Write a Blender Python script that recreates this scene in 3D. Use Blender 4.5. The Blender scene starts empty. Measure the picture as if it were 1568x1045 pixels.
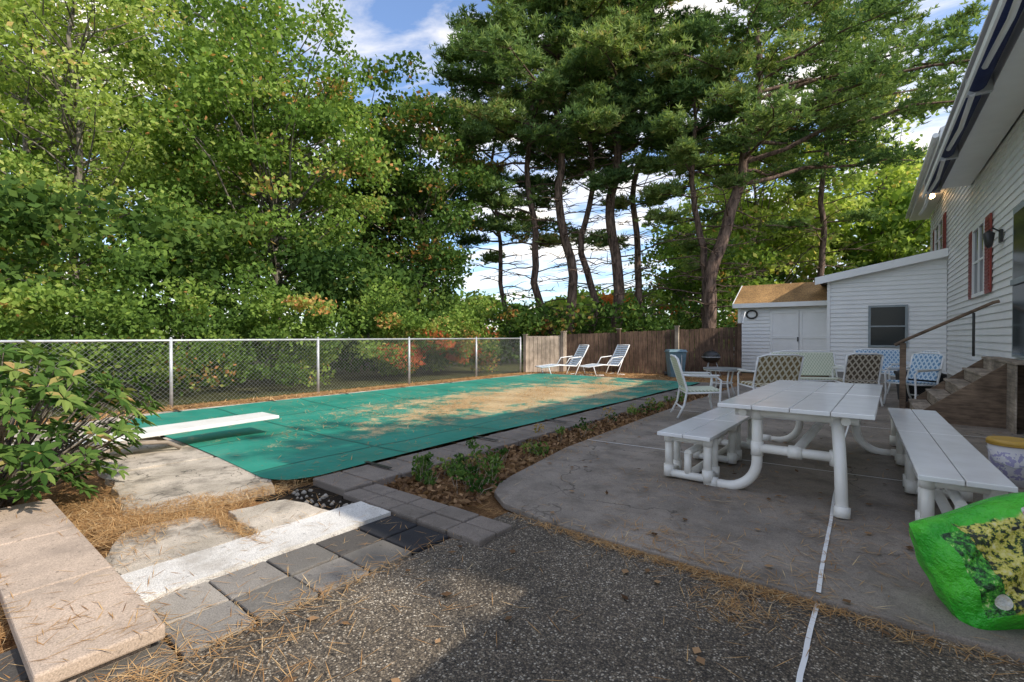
import bpy, math, random
import numpy as np
from mathutils import Vector, Matrix
random.seed(7); rng=np.random.default_rng(11)
R=math.radians
YAW=R(38.4); SY,CY=math.sin(YAW),math.cos(YAW)
# survey grid (metres right l, metres ahead d of the tripod) -> site plan (a across the pool, b along it)
def W(l,d): return (-SY*d+CY*l, CY*d+SY*l)
scene=bpy.context.scene
col=scene.collection

# ---------------------------------------------------------------- materials
class NT:
    def __init__(s,name):
        s.m=bpy.data.materials.new(name); s.m.use_nodes=True
        s.t=s.m.node_tree; s.n=s.t.nodes; s.l=s.t.links
        s.b=s.n['Principled BSDF']; s.out=s.n['Material Output']
    def add(s,ty,ins=None,**kw):
        n=s.n.new(ty)
        for k,v in kw.items(): setattr(n,k,v)
        if ins:
            for k,v in ins.items():
                if isinstance(v,bpy.types.NodeSocket): s.l.new(v,n.inputs[k])
                else: n.inputs[k].default_value=v
        return n
    def co(s): return s.add('ShaderNodeTexCoord').outputs['Object']
    def noise(s,scale,detail=5,rough=.6,vec=None):
        return s.add('ShaderNodeTexNoise',{'Vector':vec or s.co(),'Scale':scale,'Detail':detail,'Roughness':rough}).outputs['Fac']
    def ramp(s,fac,stops):
        r=s.add('ShaderNodeValToRGB',{'Fac':fac}); e=r.color_ramp.elements
        while len(e)<len(stops): e.new(.5)
        for i,(p,c) in enumerate(stops):
            e[i].position=p; e[i].color=(c[0],c[1],c[2],1) if not isinstance(c,(int,float)) else (c,c,c,1)
        return r.outputs['Color']
    def mix(s,f,a,b,bt='MIX'):
        def q(x): return x if isinstance(x,bpy.types.NodeSocket) else (x[0],x[1],x[2],1)
        return s.add('ShaderNodeMixRGB',{'Fac':f,'Color1':q(a),'Color2':q(b)},blend_type=bt).outputs['Color']
    def math(s,op,a,b=0.,c=0.):
        return s.add('ShaderNodeMath',{0:a,1:b,2:c},operation=op).outputs[0]
    def bump(s,h,st,dist=.01):
        n=s.add('ShaderNodeBump',{'Height':h,'Strength':st,'Distance':dist}); s.l.new(n.outputs[0],s.b.inputs['Normal'])
    def fin(s,colr,rough=.7,metal=0,spec=.5):
        if isinstance(colr,bpy.types.NodeSocket): s.l.new(colr,s.b.inputs['Base Color'])
        else: s.b.inputs['Base Color'].default_value=(*colr,1)
        if isinstance(rough,bpy.types.NodeSocket): s.l.new(rough,s.b.inputs['Roughness'])
        else: s.b.inputs['Roughness'].default_value=rough
        s.b.inputs['Metallic'].default_value=metal
        s.b.inputs['Specular IOR Level'].default_value=spec
        return s.m
def M(name,c1,c2=None,scale=6,rough=.7,bump=0,bscale=60,metal=0,lo=.35,hi=.65,spec=.5):
    s=NT(name)
    c2=c2 or tuple(x*.8 for x in c1)
    f=s.ramp(s.noise(scale,3),[(lo,0.),(hi,1.)])
    if bump: s.bump(s.noise(bscale,4),bump)
    return s.fin(s.mix(f,c1,c2),rough,metal,spec)

def mat_concrete(name,base,dark,stain=(.12,.11,.10),bump=.35,cracks=0,sa=.6,cw=.014):
    s=NT(name); co=s.co()
    a=s.ramp(s.noise(1.3,6,.65,co),[(.35,dark),(.65,base)])
    f=s.ramp(s.noise(160,3,.7,co),[(.3,.6),(.7,1.25)])
    c=s.mix(1,a,f,'MULTIPLY')
    st=s.ramp(s.noise(3.5,8,.7,co),[(.48,0.),(.68,sa)])
    c=s.mix(st,c,stain)
    sp=s.ramp(s.noise(38,2,.5,co),[(.66,0.),(.72,.7)])
    c=s.mix(sp,c,tuple(x*.45 for x in dark))
    if cracks:
        wv=s.add('ShaderNodeVectorMath',{0:co,1:s.add('ShaderNodeTexNoise',{'Vector':co,'Scale':3.,'Detail':4.}).outputs['Color']},operation='ADD').outputs[0]
        v=s.add('ShaderNodeTexVoronoi',{'Vector':wv,'Scale':float(cracks)},feature='DISTANCE_TO_EDGE').outputs['Distance']
        gate=s.ramp(s.noise(.7,2,.5,co),[(.45,0.),(.55,1.)])
        c=s.mix(s.math('MULTIPLY',s.ramp(v,[(cw*.3,.8),(cw,0.)]),gate),c,(.03,.026,.02))
    s.bump(s.noise(120,5,.7,co),bump,.006)
    return s.fin(c,.85,0,.35)
m_conc=mat_concrete('patio_concrete',(.335,.285,.235),(.21,.18,.15),(.12,.10,.08),.4,.45,.75,.006)
m_deck=mat_concrete('old_pool_deck',(.70,.61,.50),(.38,.33,.26),(.11,.095,.075),1.,1.3,.85)
m_step=mat_concrete('cast_stone',(.58,.45,.345),(.42,.33,.255),(.24,.19,.15),.25)
m_cop=mat_concrete('coping_paver',(.27,.225,.19),(.17,.145,.12),(.10,.085,.07),.4)
m_white_strip=mat_concrete('white_strip_paint',(.82,.79,.74),(.64,.61,.56),(.38,.34,.29),1.0,0,.8)
m_pav=[mat_concrete('paver_%d'%i,c,tuple(x*.72 for x in c),tuple(x*.5 for x in c),.3) for i,c in enumerate([(.105,.095,.085),(.19,.175,.155),(.40,.36,.31),(.035,.035,.04),(.28,.255,.225)])]

def mat_agg():
    s=NT('exposed_aggregate'); co=s.co()
    v=s.add('ShaderNodeTexVoronoi',{'Vector':co,'Scale':135.0}); 
    r=s.add('ShaderNodeSeparateColor',{'Color':v.outputs['Color']}).outputs[0]
    c=s.ramp(r,[(0.,(.065,.055,.045)),(.35,(.115,.095,.075)),(.65,(.18,.145,.105)),(.88,(.28,.225,.16)),(1.,(.62,.55,.44))])
    edge=s.ramp(v.outputs['Distance'],[(.3,1.),(.8,.45)])
    c=s.mix(1,c,edge,'MULTIPLY')
    big=s.ramp(s.noise(1.1,6,.65,co),[(.35,.65),(.65,1.2)])
    c=s.mix(1,c,big,'MULTIPLY')
    inv=s.math('SUBTRACT',1.,v.outputs['Distance'])
    s.bump(inv,.5,.005)
    return s.fin(c,.75,0,.3)
m_agg=mat_agg()

def mat_cover():
    s=NT('pool_cover_fabric'); co=s.co()
    sep=s.add('ShaderNodeSeparateXYZ',{'Vector':co})
    def line(x,step,off,w):
        t=s.math('MODULO',s.math('ADD',x,100.+off),step)
        return s.math('LESS_THAN',t,w)
    lx=line(sep.outputs[0],1.52,.35,.045); ly=line(sep.outputs[1],1.52,.1,.045)
    ln=s.math('MAXIMUM',lx,ly)
    base=s.mix(s.ramp(s.noise(.9,6,.6,co),[(.35,0.),(.65,1.)]),(.012,.19,.135),(.035,.28,.205))
    c=s.mix(s.math('MULTIPLY',ln,.75),base,(.006,.085,.062))
    d=s.ramp(s.noise(2.2,8,.75,co),[(.50,0.),(.75,.5)])
    c=s.mix(d,c,(.16,.20,.13))
    sp=s.ramp(s.noise(26,3,.6,co),[(.65,0.),(.71,.8)])
    c=s.mix(sp,c,(.27,.18,.09))
    dx=s.math('DIVIDE',s.math('ADD',sep.outputs[0],6.05),1.7); dy=s.math('DIVIDE',s.math('ADD',sep.outputs[1],-8.6),4.7)
    rr=s.math('SQRT',s.math('ADD',s.math('MULTIPLY',dx,dx),s.math('MULTIPLY',dy,dy)))
    nn=s.math('ADD',s.noise(1.6,7,.7,co),s.math('MULTIPLY',s.noise(45,4,.8,co),.35))
    mk=s.ramp(s.math('SUBTRACT',nn,s.math('MULTIPLY',rr,.28)),[(.42,0.),(.52,.95)])
    nc=s.ramp(s.noise(70,3,.8,co),[(.35,(.28,.18,.09)),(.5,(.56,.40,.21)),(.65,(.72,.58,.36))])
    c=s.mix(mk,c,nc)
    s.bump(s.noise(3,5,.6,co),.35,.05)
    return s.fin(c,.6,0,.35)
m_cover=mat_cover()

def mat_litter(name,cols,scale=30):
    s=NT(name); co=s.co()
    w=s.add('ShaderNodeVectorMath',{0:co,1:(1.,3.1,1.)},operation='MULTIPLY').outputs[0]
    w2=s.add('ShaderNodeVectorMath',{0:co,1:(3.3,1.,1.)},operation='MULTIPLY').outputs[0]
    n=s.math('MAXIMUM',s.noise(scale,5,.75,w),s.noise(scale*.9,5,.75,w2))
    c=s.ramp(n,[(.38,cols[0]),(.5,cols[1]),(.6,cols[2]),(.72,cols[3])])
    g=s.ramp(s.noise(.8,5,.6,co),[(.4,.6),(.65,1.15)])
    c=s.mix(1,c,g,'MULTIPLY')
    s.bump(n,.9,.03)
    return s.fin(c,.9,0,.2)
m_litter=mat_litter('pine_needle_litter',[(.08,.05,.03),(.25,.125,.05),(.48,.27,.115),(.62,.40,.19)])
m_floor=mat_litter('forest_floor',[(.02,.018,.012),(.06,.06,.025),(.11,.12,.035),(.18,.13,.07)],8)

def leafmat(name,stops,trans=.35,gain=1.):
    s=NT(name)
    at=s.add('ShaderNodeAttribute',attribute_name='tone')
    c=s.ramp(at.outputs['Fac'],[(p,tuple(min(.9,x*gain) for x in q)) for p,q in stops])
    s.n.remove(s.b)
    df=s.add('ShaderNodeBsdfDiffuse',{'Color':c})
    tr=s.add('ShaderNodeBsdfTranslucent',{'Color':s.mix(1,c,(1.35,1.38,.75),'MULTIPLY')})
    mx=s.add('ShaderNodeMixShader',{0:trans,1:df.outputs[0],2:tr.outputs[0]})
    s.l.new(mx.outputs[0],s.out.inputs['Surface'])
    return s.m
m_maple=leafmat('maple_leaves',[(0,(.035,.065,.016)),(.4,(.085,.14,.03)),(.75,(.165,.23,.05)),(.92,(.27,.27,.08)),(1,(.36,.18,.07))],.38,1.6)
m_yel=leafmat('yellowing_leaves',[(0,(.08,.115,.03)),(.4,(.17,.225,.055)),(.8,(.29,.33,.10)),(1,(.42,.29,.14))],.48,1.75)
m_dark=leafmat('dark_leaves',[(0,(.018,.038,.012)),(.5,(.05,.09,.022)),(.85,(.105,.15,.035)),(1,(.28,.13,.05))],.35,1.55)
m_pine=leafmat('pine_needles_live',[(0,(.03,.06,.028)),(.5,(.085,.13,.045)),(.85,(.18,.22,.075)),(1,(.30,.22,.10))],.34,1.9)
m_rhodo=leafmat('rhododendron_leaves',[(0,(.025,.06,.015)),(.5,(.085,.15,.035)),(.85,(.20,.26,.07)),(1,(.35,.24,.10))],.25,1.15)
m_red=leafmat('red_leaves',[(0,(.06,.09,.02)),(.35,(.15,.12,.035)),(.6,(.34,.09,.04)),(1,(.5,.18,.06))],.35,1.3)
m_needle=leafmat('fallen_needles',[(0,(.16,.08,.035)),(.4,(.40,.22,.09)),(.8,(.58,.38,.18)),(1,(.68,.53,.32))],.05,1.)
m_deadleaf=leafmat('dead_leaves',[(0,(.07,.04,.025)),(.5,(.22,.13,.07)),(1,(.42,.26,.14))],.1)

def mat_bark(name,c1,c2):
    s=NT(name); w=s.add('ShaderNodeVectorMath',{0:s.co(),1:(1.,1.,.22)},operation='MULTIPLY').outputs[0]
    n=s.noise(9,5,.7,w); s.bump(n,1.,.05)
    return s.fin(s.ramp(n,[(.38,c1),(.62,c2)]),.9,0,.2)
m_barkp=mat_bark('pine_bark',(.05,.033,.027),(.25,.17,.13))
m_bark=mat_bark('grey_bark',(.07,.06,.05),(.28,.245,.20))
m_white=M('white_vinyl',(.85,.85,.84),(.80,.80,.79),2,.45)
m_trim=M('white_trim',(.86,.86,.85),(.81,.81,.80),3,.4)
m_pvc=M('white_pvc',(.84,.82,.77),(.72,.69,.63),5,.3,lo=.45,hi=.8)
m_top=M('white_tabletop',(.86,.86,.85),(.77,.76,.74),4,.15,lo=.4,hi=.75)
m_found=M('foundation',(.42,.40,.37),(.28,.27,.25),4,.9,.4)
m_shut=M('red_shutter',(.30,.05,.035),(.22,.035,.025),6,.5)
m_navy=M('navy_awning_fabric',(.012,.02,.07),(.02,.03,.10),5,.8)
m_shingle=M('grey_shingle',(.16,.15,.14),(.08,.08,.08),14,.9,.5,40)
m_glass=NT('window_glass').fin((.02,.028,.032),.12,0,.25)
m_winfr=M('grey_window_frame',(.30,.34,.36),(.24,.28,.30),4,.45)
m_black=M('black_metal',(.02,.02,.02),(.03,.028,.026),6,.45)
m_galv=M('galvanised_steel',(.55,.56,.57),(.42,.44,.45),9,.45,metal=.3)
m_wire=M('chain_wire',(.36,.37,.37),(.26,.27,.27),9,.5,metal=.3)
m_shade_soil=M('shade_dark_soil',(.012,.01,.008),(.035,.026,.018),20,.95,.8,60,spec=.1)  # near-black: the shade of a deeper hole put into the soil colour
m_gravel=M('concrete_rubble',(.40,.36,.30),(.25,.22,.18),30,.9,.5)
def mat_wood(name,c1,c2,ax=(8.,8.,.6)):
    s=NT(name); co=s.co(); w=s.add('ShaderNodeVectorMath',{0:co,1:ax},operation='MULTIPLY').outputs[0]
    n=s.noise(5,5,.7,w); c=s.ramp(n,[(.35,c1),(.65,c2)])
    g=s.ramp(s.noise(2.3,3,.6,co),[(.35,.6),(.65,1.2)])
    s.bump(n,.5,.01)
    return s.fin(s.mix(1,c,g,'MULTIPLY'),.85,0,.3)
m_fence=mat_wood('shade_brown_fence',(.065,.04,.028),(.19,.12,.08))  # brown wood, with the shade on the long run put into the colour
m_fence_sun=mat_wood('sunlit_pale_fence',(.30,.24,.18),(.50,.41,.32))  # paler copy, with the sun on the angled panel put into the colour
m_stepw=mat_wood('weathered_deck_boards',(.24,.20,.16),(.46,.38,.30),(3.,.6,8.))
m_stringer=mat_wood('stained_stringer',(.12,.085,.06),(.27,.19,.13),(.8,6.,6.))

def mat_lattice(name,c1,c2,sc=16,w=.3):
    s=NT(name); co=s.co(); sep=s.add('ShaderNodeSeparateXYZ',{'Vector':co})
    x=sep.outputs[0]; z=s.math('ADD',sep.outputs[2],sep.outputs[1])
    def t(u): return s.math('LESS_THAN',s.math('FRACT',s.math('MULTIPLY',u,float(sc))),w)
    f=s.math('MAXIMUM',t(s.math('ADD',s.math('ADD',x,z),20.)),t(s.math('ADD',s.math('SUBTRACT',x,z),20.)))
    return s.fin(s.mix(f,c1,c2),.8)
m_cush1=mat_lattice('gold_lattice_cushion',(.26,.19,.08),(.72,.68,.55),9,.32)
m_cush2=mat_lattice('green_weave_cushion',(.40,.46,.30),(.68,.70,.56),18,.5)
m_cush3=mat_lattice('brown_lattice_cushion',(.12,.09,.06),(.58,.52,.42),10,.3)
m_cush4=mat_lattice('blue_pattern_cushion',(.16,.32,.52),(.62,.72,.80),12,.38)
m_strap=M('blue_white_webbing',(.42,.52,.62),(.70,.74,.78),14,.7)
m_wick=mat_lattice('black_wicker',(.012,.011,.012),(.045,.04,.04),22,.5)
m_bin=M('blue_bin_plastic',(.09,.18,.22),(.15,.23,.28),5,.5)
m_grey=M('grey_table_glass',(.30,.32,.33),(.22,.24,.25),5,.3)

# ---------------------------------------------------------------- mesh builder
class MB:
    def __init__(s): s.v=[];s.f=[];s.mi=[];s.sm=[];s.mats=[]
    def mid(s,m):
        if m not in s.mats: s.mats.append(m)
        return s.mats.index(m)
    def face(s,idx,m,sm=False): s.f.append(idx); s.mi.append(s.mid(m)); s.sm.append(sm)
    def poly(s,pts,m):
        k=len(s.v); s.v+= [tuple(p) for p in pts]; s.face(list(range(k,k+len(pts))),m)
    def hexa(s,p,m):
        k=len(s.v); s.v+=[tuple(q) for q in p]
        for q in ((3,2,1,0),(4,5,6,7),(0,1,5,4),(1,2,6,5),(2,3,7,6),(3,0,4,7)): s.face([k+i for i in q],m)
    def box(s,x0,y0,z0,x1,y1,z1,m):
        if x0>x1:x0,x1=x1,x0
        if y0>y1:y0,y1=y1,y0
        if z0>z1:z0,z1=z1,z0
        s.hexa([(x0,y0,z0),(x1,y0,z0),(x1,y1,z0),(x0,y1,z0),(x0,y0,z1),(x1,y0,z1),(x1,y1,z1),(x0,y1,z1)],m)
    def prism(s,pts,z0,z1,m):
        n=len(pts);k=len(s.v)
        s.v+=[(p[0],p[1],z0) for p in pts]+[(p[0],p[1],z1) for p in pts]
        s.face([k+n+i for i in range(n)],m); s.face([k+i for i in reversed(range(n))],m)
        for i in range(n):
            j=(i+1)%n; s.face([k+i,k+j,k+n+j,k+n+i],m)
    def tube(s,pts,rad,m,n=8,caps=True):
        pts=[Vector(p) for p in pts]
        if not hasattr(rad,'__len__'): rad=[rad]*len(pts)
        k=len(s.v); prev=None
        for i,p in enumerate(pts):
            t=(pts[min(i+1,len(pts)-1)]-pts[max(i-1,0)])
            if t.length<1e-6: t=Vector((0,0,1))
            t.normalize()
            if prev is None:
                u=t.cross(Vector((0,0,1)) if abs(t.z)<.9 else Vector((1,0,0)))
            else:
                u=prev-t*prev.dot(t)
            u.normalize(); prev=u; w=t.cross(u)
            for j in range(n):
                an=2*math.pi*j/n; q=p+(u*math.cos(an)+w*math.sin(an))*rad[i]; s.v.append((q.x,q.y,q.z))
        for i in range(len(pts)-1):
            for j in range(n):
                a=k+i*n+j;b=k+i*n+(j+1)%n
                s.face([a,b,b+n,a+n],m,True)
        if caps:
            s.face([k+j for j in reversed(range(n))],m); e=k+(len(pts)-1)*n; s.face([e+j for j in range(n)],m)
    def cyl(s,x,y,z0,z1,r0,r1,m,n=24): s.tube([(x,y,z0),(x,y,z1)],[r0,r1],m,n)
    def obj(s,name,parent=None,loc=(0,0,0),rot=0,bevel=0):
        me=bpy.data.meshes.new(name); me.from_pydata(s.v,[],s.f)
        for m in s.mats: me.materials.append(m)
        me.polygons.foreach_set('material_index',s.mi); me.polygons.foreach_set('use_smooth',s.sm)
        me.update()
        o=bpy.data.objects.new(name,me); col.objects.link(o)
        o.location=loc; o.rotation_euler=(0,0,rot) if not hasattr(rot,'__len__') else rot
        if parent: o.parent=parent
        if bevel:
            b=o.modifiers.new('bevel','BEVEL'); b.width=bevel; b.segments=2; b.limit_method='ANGLE'; b.angle_limit=R(40)
        return o
def empty(name,loc=(0,0,0),rot=0):
    o=bpy.data.objects.new(name,None); col.objects.link(o); o.location=loc; o.rotation_euler=(0,0,rot); o.empty_display_size=.3; return o

# leaf quads (diamonds)
def quads(name,C,L,Wd,tone,mat,parent=None,flat=0.,dirs=None,loc=(0,0,0)):
    C=np.asarray(C,float); N=len(C)
    t=rng.normal(size=(N,3)) if dirs is None else np.asarray(dirs,float)+rng.normal(size=(N,3))*.12
    t[:,2]*=(1-flat) if dirs is None else 1
    t/=np.linalg.norm(t,axis=1)[:,None]+1e-9
    r=rng.normal(size=(N,3)); 
    if flat>0: r[:,2]*=(1-flat)
    s=np.cross(t,np.array([0,0,1.])) if flat>=.9 else np.cross(t,r)
    s/=np.linalg.norm(s,axis=1)[:,None]+1e-9
    L=np.broadcast_to(L,(N,))[:,None]*(.7+.6*rng.random((N,1))); Wd=np.broadcast_to(Wd,(N,))[:,None]*(.7+.6*rng.random((N,1)))
    V=np.stack([C-t*L/2,C+s*Wd/2-t*L*.05,C+t*L/2,C-s*Wd/2-t*L*.05],1).reshape(-1,3)
    F=np.arange(4*N).reshape(N,4)
    me=bpy.data.meshes.new(name); me.from_pydata(V.tolist(),[],F.tolist())
    at=me.attributes.new('tone','FLOAT','POINT'); at.data.foreach_set('value',np.repeat(np.clip(tone,0,1),4).astype(np.float32))
    me.materials.append(mat); me.update()
    o=bpy.data.objects.new(name,me); col.objects.link(o); o.location=loc
    if parent: o.parent=parent
    return o

# ---------------------------------------------------------------- ground & paving
g=MB(); g.poly([(-260,-260,-.05),(260,-260,-.05),(260,260,-.05),(-260,260,-.05)],m_floor); g.obj('ground')
g=MB(); g.poly([(-10.6,-4,-.03),(-2,-4,-.03),(3,-4,-.03),(3,18.5,-.03),(-4,18.5,-.03),(-10.6,14.5,-.03)],m_litter); g.obj('needle_litter_yard')
g=MB(); g.prism([(-2.2,-5),(3,-5),(3,2.73),(-2.2,2.73)],-.02,0.,m_agg); g.obj('aggregate_path')
edge=[(1.9,2.745),(-1.2,2.70),(-1.9,2.72),(-2.3,2.80),(-2.52,2.95),(-2.64,3.15),(-2.7,3.4),(-2.9,4.6),(-3.02,7.2),(-3.1,10),(-3.1,17),(3,17),(3,2.745)]
g=MB(); g.prism(edge[::-1],-.02,.028,m_conc); g.obj('concrete_patio',bevel=.008)
g=MB()
def strip(p,q,w,z,m,seg=14):
    p=Vector((*p,z));q=Vector((*q,z));n=(q-p).normalized().cross(Vector((0,0,1)))*w/2
    pr=p;jp=0
    for i in range(1,seg+1):
        c=p.lerp(q,i/seg);jc=random.uniform(-.004,.004)
        g.poly([pr-n+Vector((jp,0,0)),pr+n+Vector((jp,0,0)),c+n+Vector((jc,0,0)),c-n+Vector((jc,0,0))],m); pr=c;jp=jc
strip((-.24,1.0),(-.285,2.7),.02,.006,m_trim); strip((-.285,2.76),(-.47,6.8),.02,.034,m_trim); strip((-.47,6.8),(-.6,12),.02,.034,m_trim)
strip((-2.9,5.12),(1.6,5.45),.014,.0355,m_trim); strip((-3.0,8.1),(1.6,8.3),.014,.0355,m_trim)
g.obj('white_joint_strips')

# coping
g=MB()
b=2.2
while b<13.2:
    n=random.uniform(.28,.31); g.box(-3.95,b,-.02,-3.46,b+n-.012,.05+random.uniform(-.004,.004),m_cop); b+=n
a=-3.44
while a<-2.25:
    g.box(a,2.17,-.02,a+.285,2.33,.035+random.uniform(-.003,.003),m_cop); g.box(a,2.34,-.02,a+.285,2.5,.035+random.uniform(-.003,.003),m_cop); a+=.295
a=-9.3
while a<-3.5:
    g.box(a,12.85,-.02,a+.29,13.25,.05,m_cop); a+=.3
b=1.9
while b<13.2:
    g.box(-9.35,b,-.02,-9.0,b+.6,.045,m_deck); b+=.61
g.obj('pool_coping',bevel=.012)
# pool cover
nx,ny=60,120; V=[];F=[]
for j in range(ny+1):
    for i in range(nx+1):
        u=i/nx; v=j/ny; x=-9.08+u*5.1; y=1.93+v*11.0
        cr=.45
        for cxx,sg in ((-3.98-cr,1),(-9.08+cr,-1)):
            if (x-cxx)*sg>0 and y<1.93+cr:
                dx=(x-cxx)*sg; dy=1.93+cr-y; m_=max(dx,dy)
                if m_>0:
                    k=m_/math.hypot(dx,dy) if math.hypot(dx,dy)>0 else 1
                    x=cxx+sg*dx*k; y=1.93+cr-dy*k
        e=min(u,1-u)*5.1; e2=v*11*.6
        e=min(e,e2+.0,(1-v)*11)
        nearw=max(0,1-v*11/.9)
        z=.066-.05*min(1,e/1.2)+.005*math.sin(x*5+y*2.1)*(1-nearw)+.004*math.sin(y*6.3)*min(1,e*2)
        z=z*(1-nearw)+.037*nearw
        if v<.25: y+=.10*math.sin(math.pi*u)*(1-v*4)
        V.append((x,y,z))
for j in range(ny):
    for i in range(nx):
        k=j*(nx+1)+i; F.append((k,k+1,k+nx+2,k+nx+1))
me=bpy.data.meshes.new('pool_cover'); me.from_pydata(V,[],F); me.materials.append(m_cover)
me.polygons.foreach_set('use_smooth',[True]*len(F)); o=bpy.data.objects.new('pool_cover',me); col.objects.link(o)
g=MB()
for k in range(7):
    y=2.75+k*1.52; g.box(-3.99,y,.068,-3.62,y+.04,.074,m_black); g.box(-9.3,y,.068,-9.0,y+.04,.074,m_black)
g.obj('pool_cover_straps')

# old deck slabs
def jag(pts,amp=.03,step=.12):
    out=[]
    for i in range(len(pts)):
        p=Vector(pts[i]);q=Vector(pts[(i+1)%len(pts)]);n=max(1,int((q-p).length/step))
        for k in range(n):
            c=p.lerp(q,k/n); out.append((c.x+random.uniform(-amp,amp),c.y+random.uniform(-amp,amp)) if k else (c.x,c.y))
    return out
g=MB()
g.prism(jag([(-5.55,1.14),(-4.38,.98),(-4.12,1.36),(-4.0,1.90),(-4.6,2.08),(-5.5,2.12)]),-.03,.031,m_deck)
g.prism(jag([(-7.1,1.15),(-5.62,1.14),(-5.57,2.12),(-7.1,2.12)]),-.03,.026,m_deck)
g.prism(jag([(-3.17,1.38),(-3.17,1.90),(-3.45,1.88),(-3.66,1.82),(-3.74,1.44)]),-.03,.030,m_deck)
g.prism(jag([(-3.17,1.31),(-3.78,1.36),(-3.86,1.2),(-3.92,.9),(-3.45,.68),(-3.17,.69)],.02),-.03,.024,m_deck)
g.prism(jag([(-9.3,.2),(-7.2,.3),(-7.2,2.0),(-9.3,2.0)]),-.03,.025,m_deck)
g.obj('broken_concrete_deck',bevel=.008)
g=MB(); g.prism(jag([(-3.98,1.72),(-3.70,1.86),(-3.42,1.92),(-3.18,1.94),(-3.18,2.165),(-3.45,2.165),(-3.47,2.2),(-3.98,2.2)],.015,.1),-.03,-.012,m_shade_soil)  # dark sheet painted for the hole's shade, with loose rubble on top
for i in range(34):
    x,y=random.uniform(-3.9,-3.2),random.uniform(1.93,2.14); r_=random.uniform(.008,.026); g.tube([(x,y,-.015),(x+.005,y,-.015+r_*.6),(x,y+.004,-.012+r_)],[r_,r_*.9,r_*.3],m_gravel,6)
g.obj('painted_shade_gap_with_rubble')
g=MB(); g.prism(jag([(-3.15,.66),(-2.79,.66),(-2.79,2.14),(-3.15,2.14)],.006,.1),-.02,.036,m_white_strip); g.obj('white_painted_strip')
g=MB()
tones=[(0,0),(0,3),(0,1),(2,4),(4,1),(1,4),(0,1),(3,3)]
b=-.2
for i in range(8):
    for j in range(2):
        dz=random.uniform(-.005,.005)
        x0=-2.78+j*.29+random.uniform(0,.004);y0=b+random.uniform(0,.004)
        g.box(x0,y0,-.02,x0+.278,y0+.282,.018+dz,m_pav[tones[i][j]])
    b+=.294
g.obj('paver_border',bevel=.009)
g=MB()
a=-4.75
for n in (.85,.8,.8):
    g.box(a,.27,.055,a+n-.006,.655,.115,m_step); a+=n
g.box(-4.7,.30,-.03,-2.36,.62,.053,m_step)
g.obj('cast_stone_step',bevel=.01)

# diving board
e=empty('diving_board')
g=MB(); 
g.hexa([(-6.58,.55,.20),(-6.12,.55,.20),(-6.12,2.97,.235),(-6.58,2.97,.235),(-6.58,.55,.245),(-6.12,.55,.245),(-6.12,2.97,.275),(-6.58,2.97,.275)],m_pvc)
g.obj('board',e,bevel=.01)
g=MB()
for x in (-6.52,-6.18):
    g.tube([(x,1.0,.0),(x,1.15,.1),(x,1.5,.17),(x,1.78,.13),(x,1.9,.05)],.022,m_stepw,8)
g.box(-6.56,.65,0,-6.14,.95,.198,m_found)
g.obj('stand',e)

# ---------------------------------------------------------------- chain link fence
e=empty('chain_link_fence')
g=MB(); posts=[-5.1,-2.4,.32,3.06,5.94,8.6,11.3,13.6]; FA=-10.4; FH=1.2
for b in posts: g.tube([(FA,b,-.05),(FA,b,FH+.03)],.03,m_galv,10); g.tube([(FA,b,FH+.03),(FA,b,FH+.06)],[.033,.012],m_galv,10)
g.tube([(FA,posts[0],FH),(FA,posts[-1],FH)],.021,m_galv,8)
g.obj('posts_and_rail',e)
g=MB(); s=.085; w=.0021
y=posts[0]-FH
while y<posts[-1]:
    for sg in (1,-1):
        z0,z1=(0.02,FH-.02) if sg==1 else (FH-.02,.02)
        t0=max(0,(posts[0]-y)/FH); t1=min(1,(posts[-1]-y)/FH)
        if t1>t0:
            g.tube([(FA+.025+.003*sg,y+FH*t0,z0+(z1-z0)*t0),(FA+.025+.003*sg,y+FH*t1,z0+(z1-z0)*t1)],w,m_wire,3,False)
    y+=s
g.obj('wire_mesh',e)

# ---------------------------------------------------------------- wooden fence
e=empty('wooden_fence')
g=MB()
def wfence(P,Q,h0,h1,m,z0=0):
    P=Vector((*P,0));Q=Vector((*Q,0));D=(Q-P);L=D.length;D.normalize();n=Vector((D.y,-D.x,0))
    k=int(L/.15)
    for i in range(k):
        p=P+D*(i*L/k+.004);q=P+D*((i+1)*L/k-.008);h=h0+(h1-h0)*i/k+random.uniform(-.012,.012);o=n*random.uniform(0,.006)
        c=[p+o,q+o,q+n*.02+o,p+n*.02+o]
        g.hexa([(v.x,v.y,z0) for v in c]+[(v.x,v.y,h) for v in c],m)
    for z in (.25,.72,1.2):
        c=[P-n*.04,Q-n*.04,Q-n*.003,P-n*.003]; g.hexa([(v.x,v.y,z) for v in c]+[(v.x,v.y,z+.08) for v in c],m)
    kk=max(1,round(L/2.0))
    for i in range(kk+1):
        p=P+D*(i*L/kk)+n*.07; h=h0+(h1-h0)*i/kk+.10
        g.box(p.x-.06,p.y-.045,0,p.x+.06,p.y+.045,h,m_fence_sun if i%2==0 else m); g.box(p.x-.08,p.y-.06,h,p.x+.08,p.y+.06,h+.03,m_fence_sun)
wfence((-10.35,13.8),(-9.45,14.85),1.22,1.32,m_fence_sun)
wfence((-9.4,14.95),(-4.0,17.0),1.34,1.58,m_fence)
g.obj('boards',e)

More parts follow.
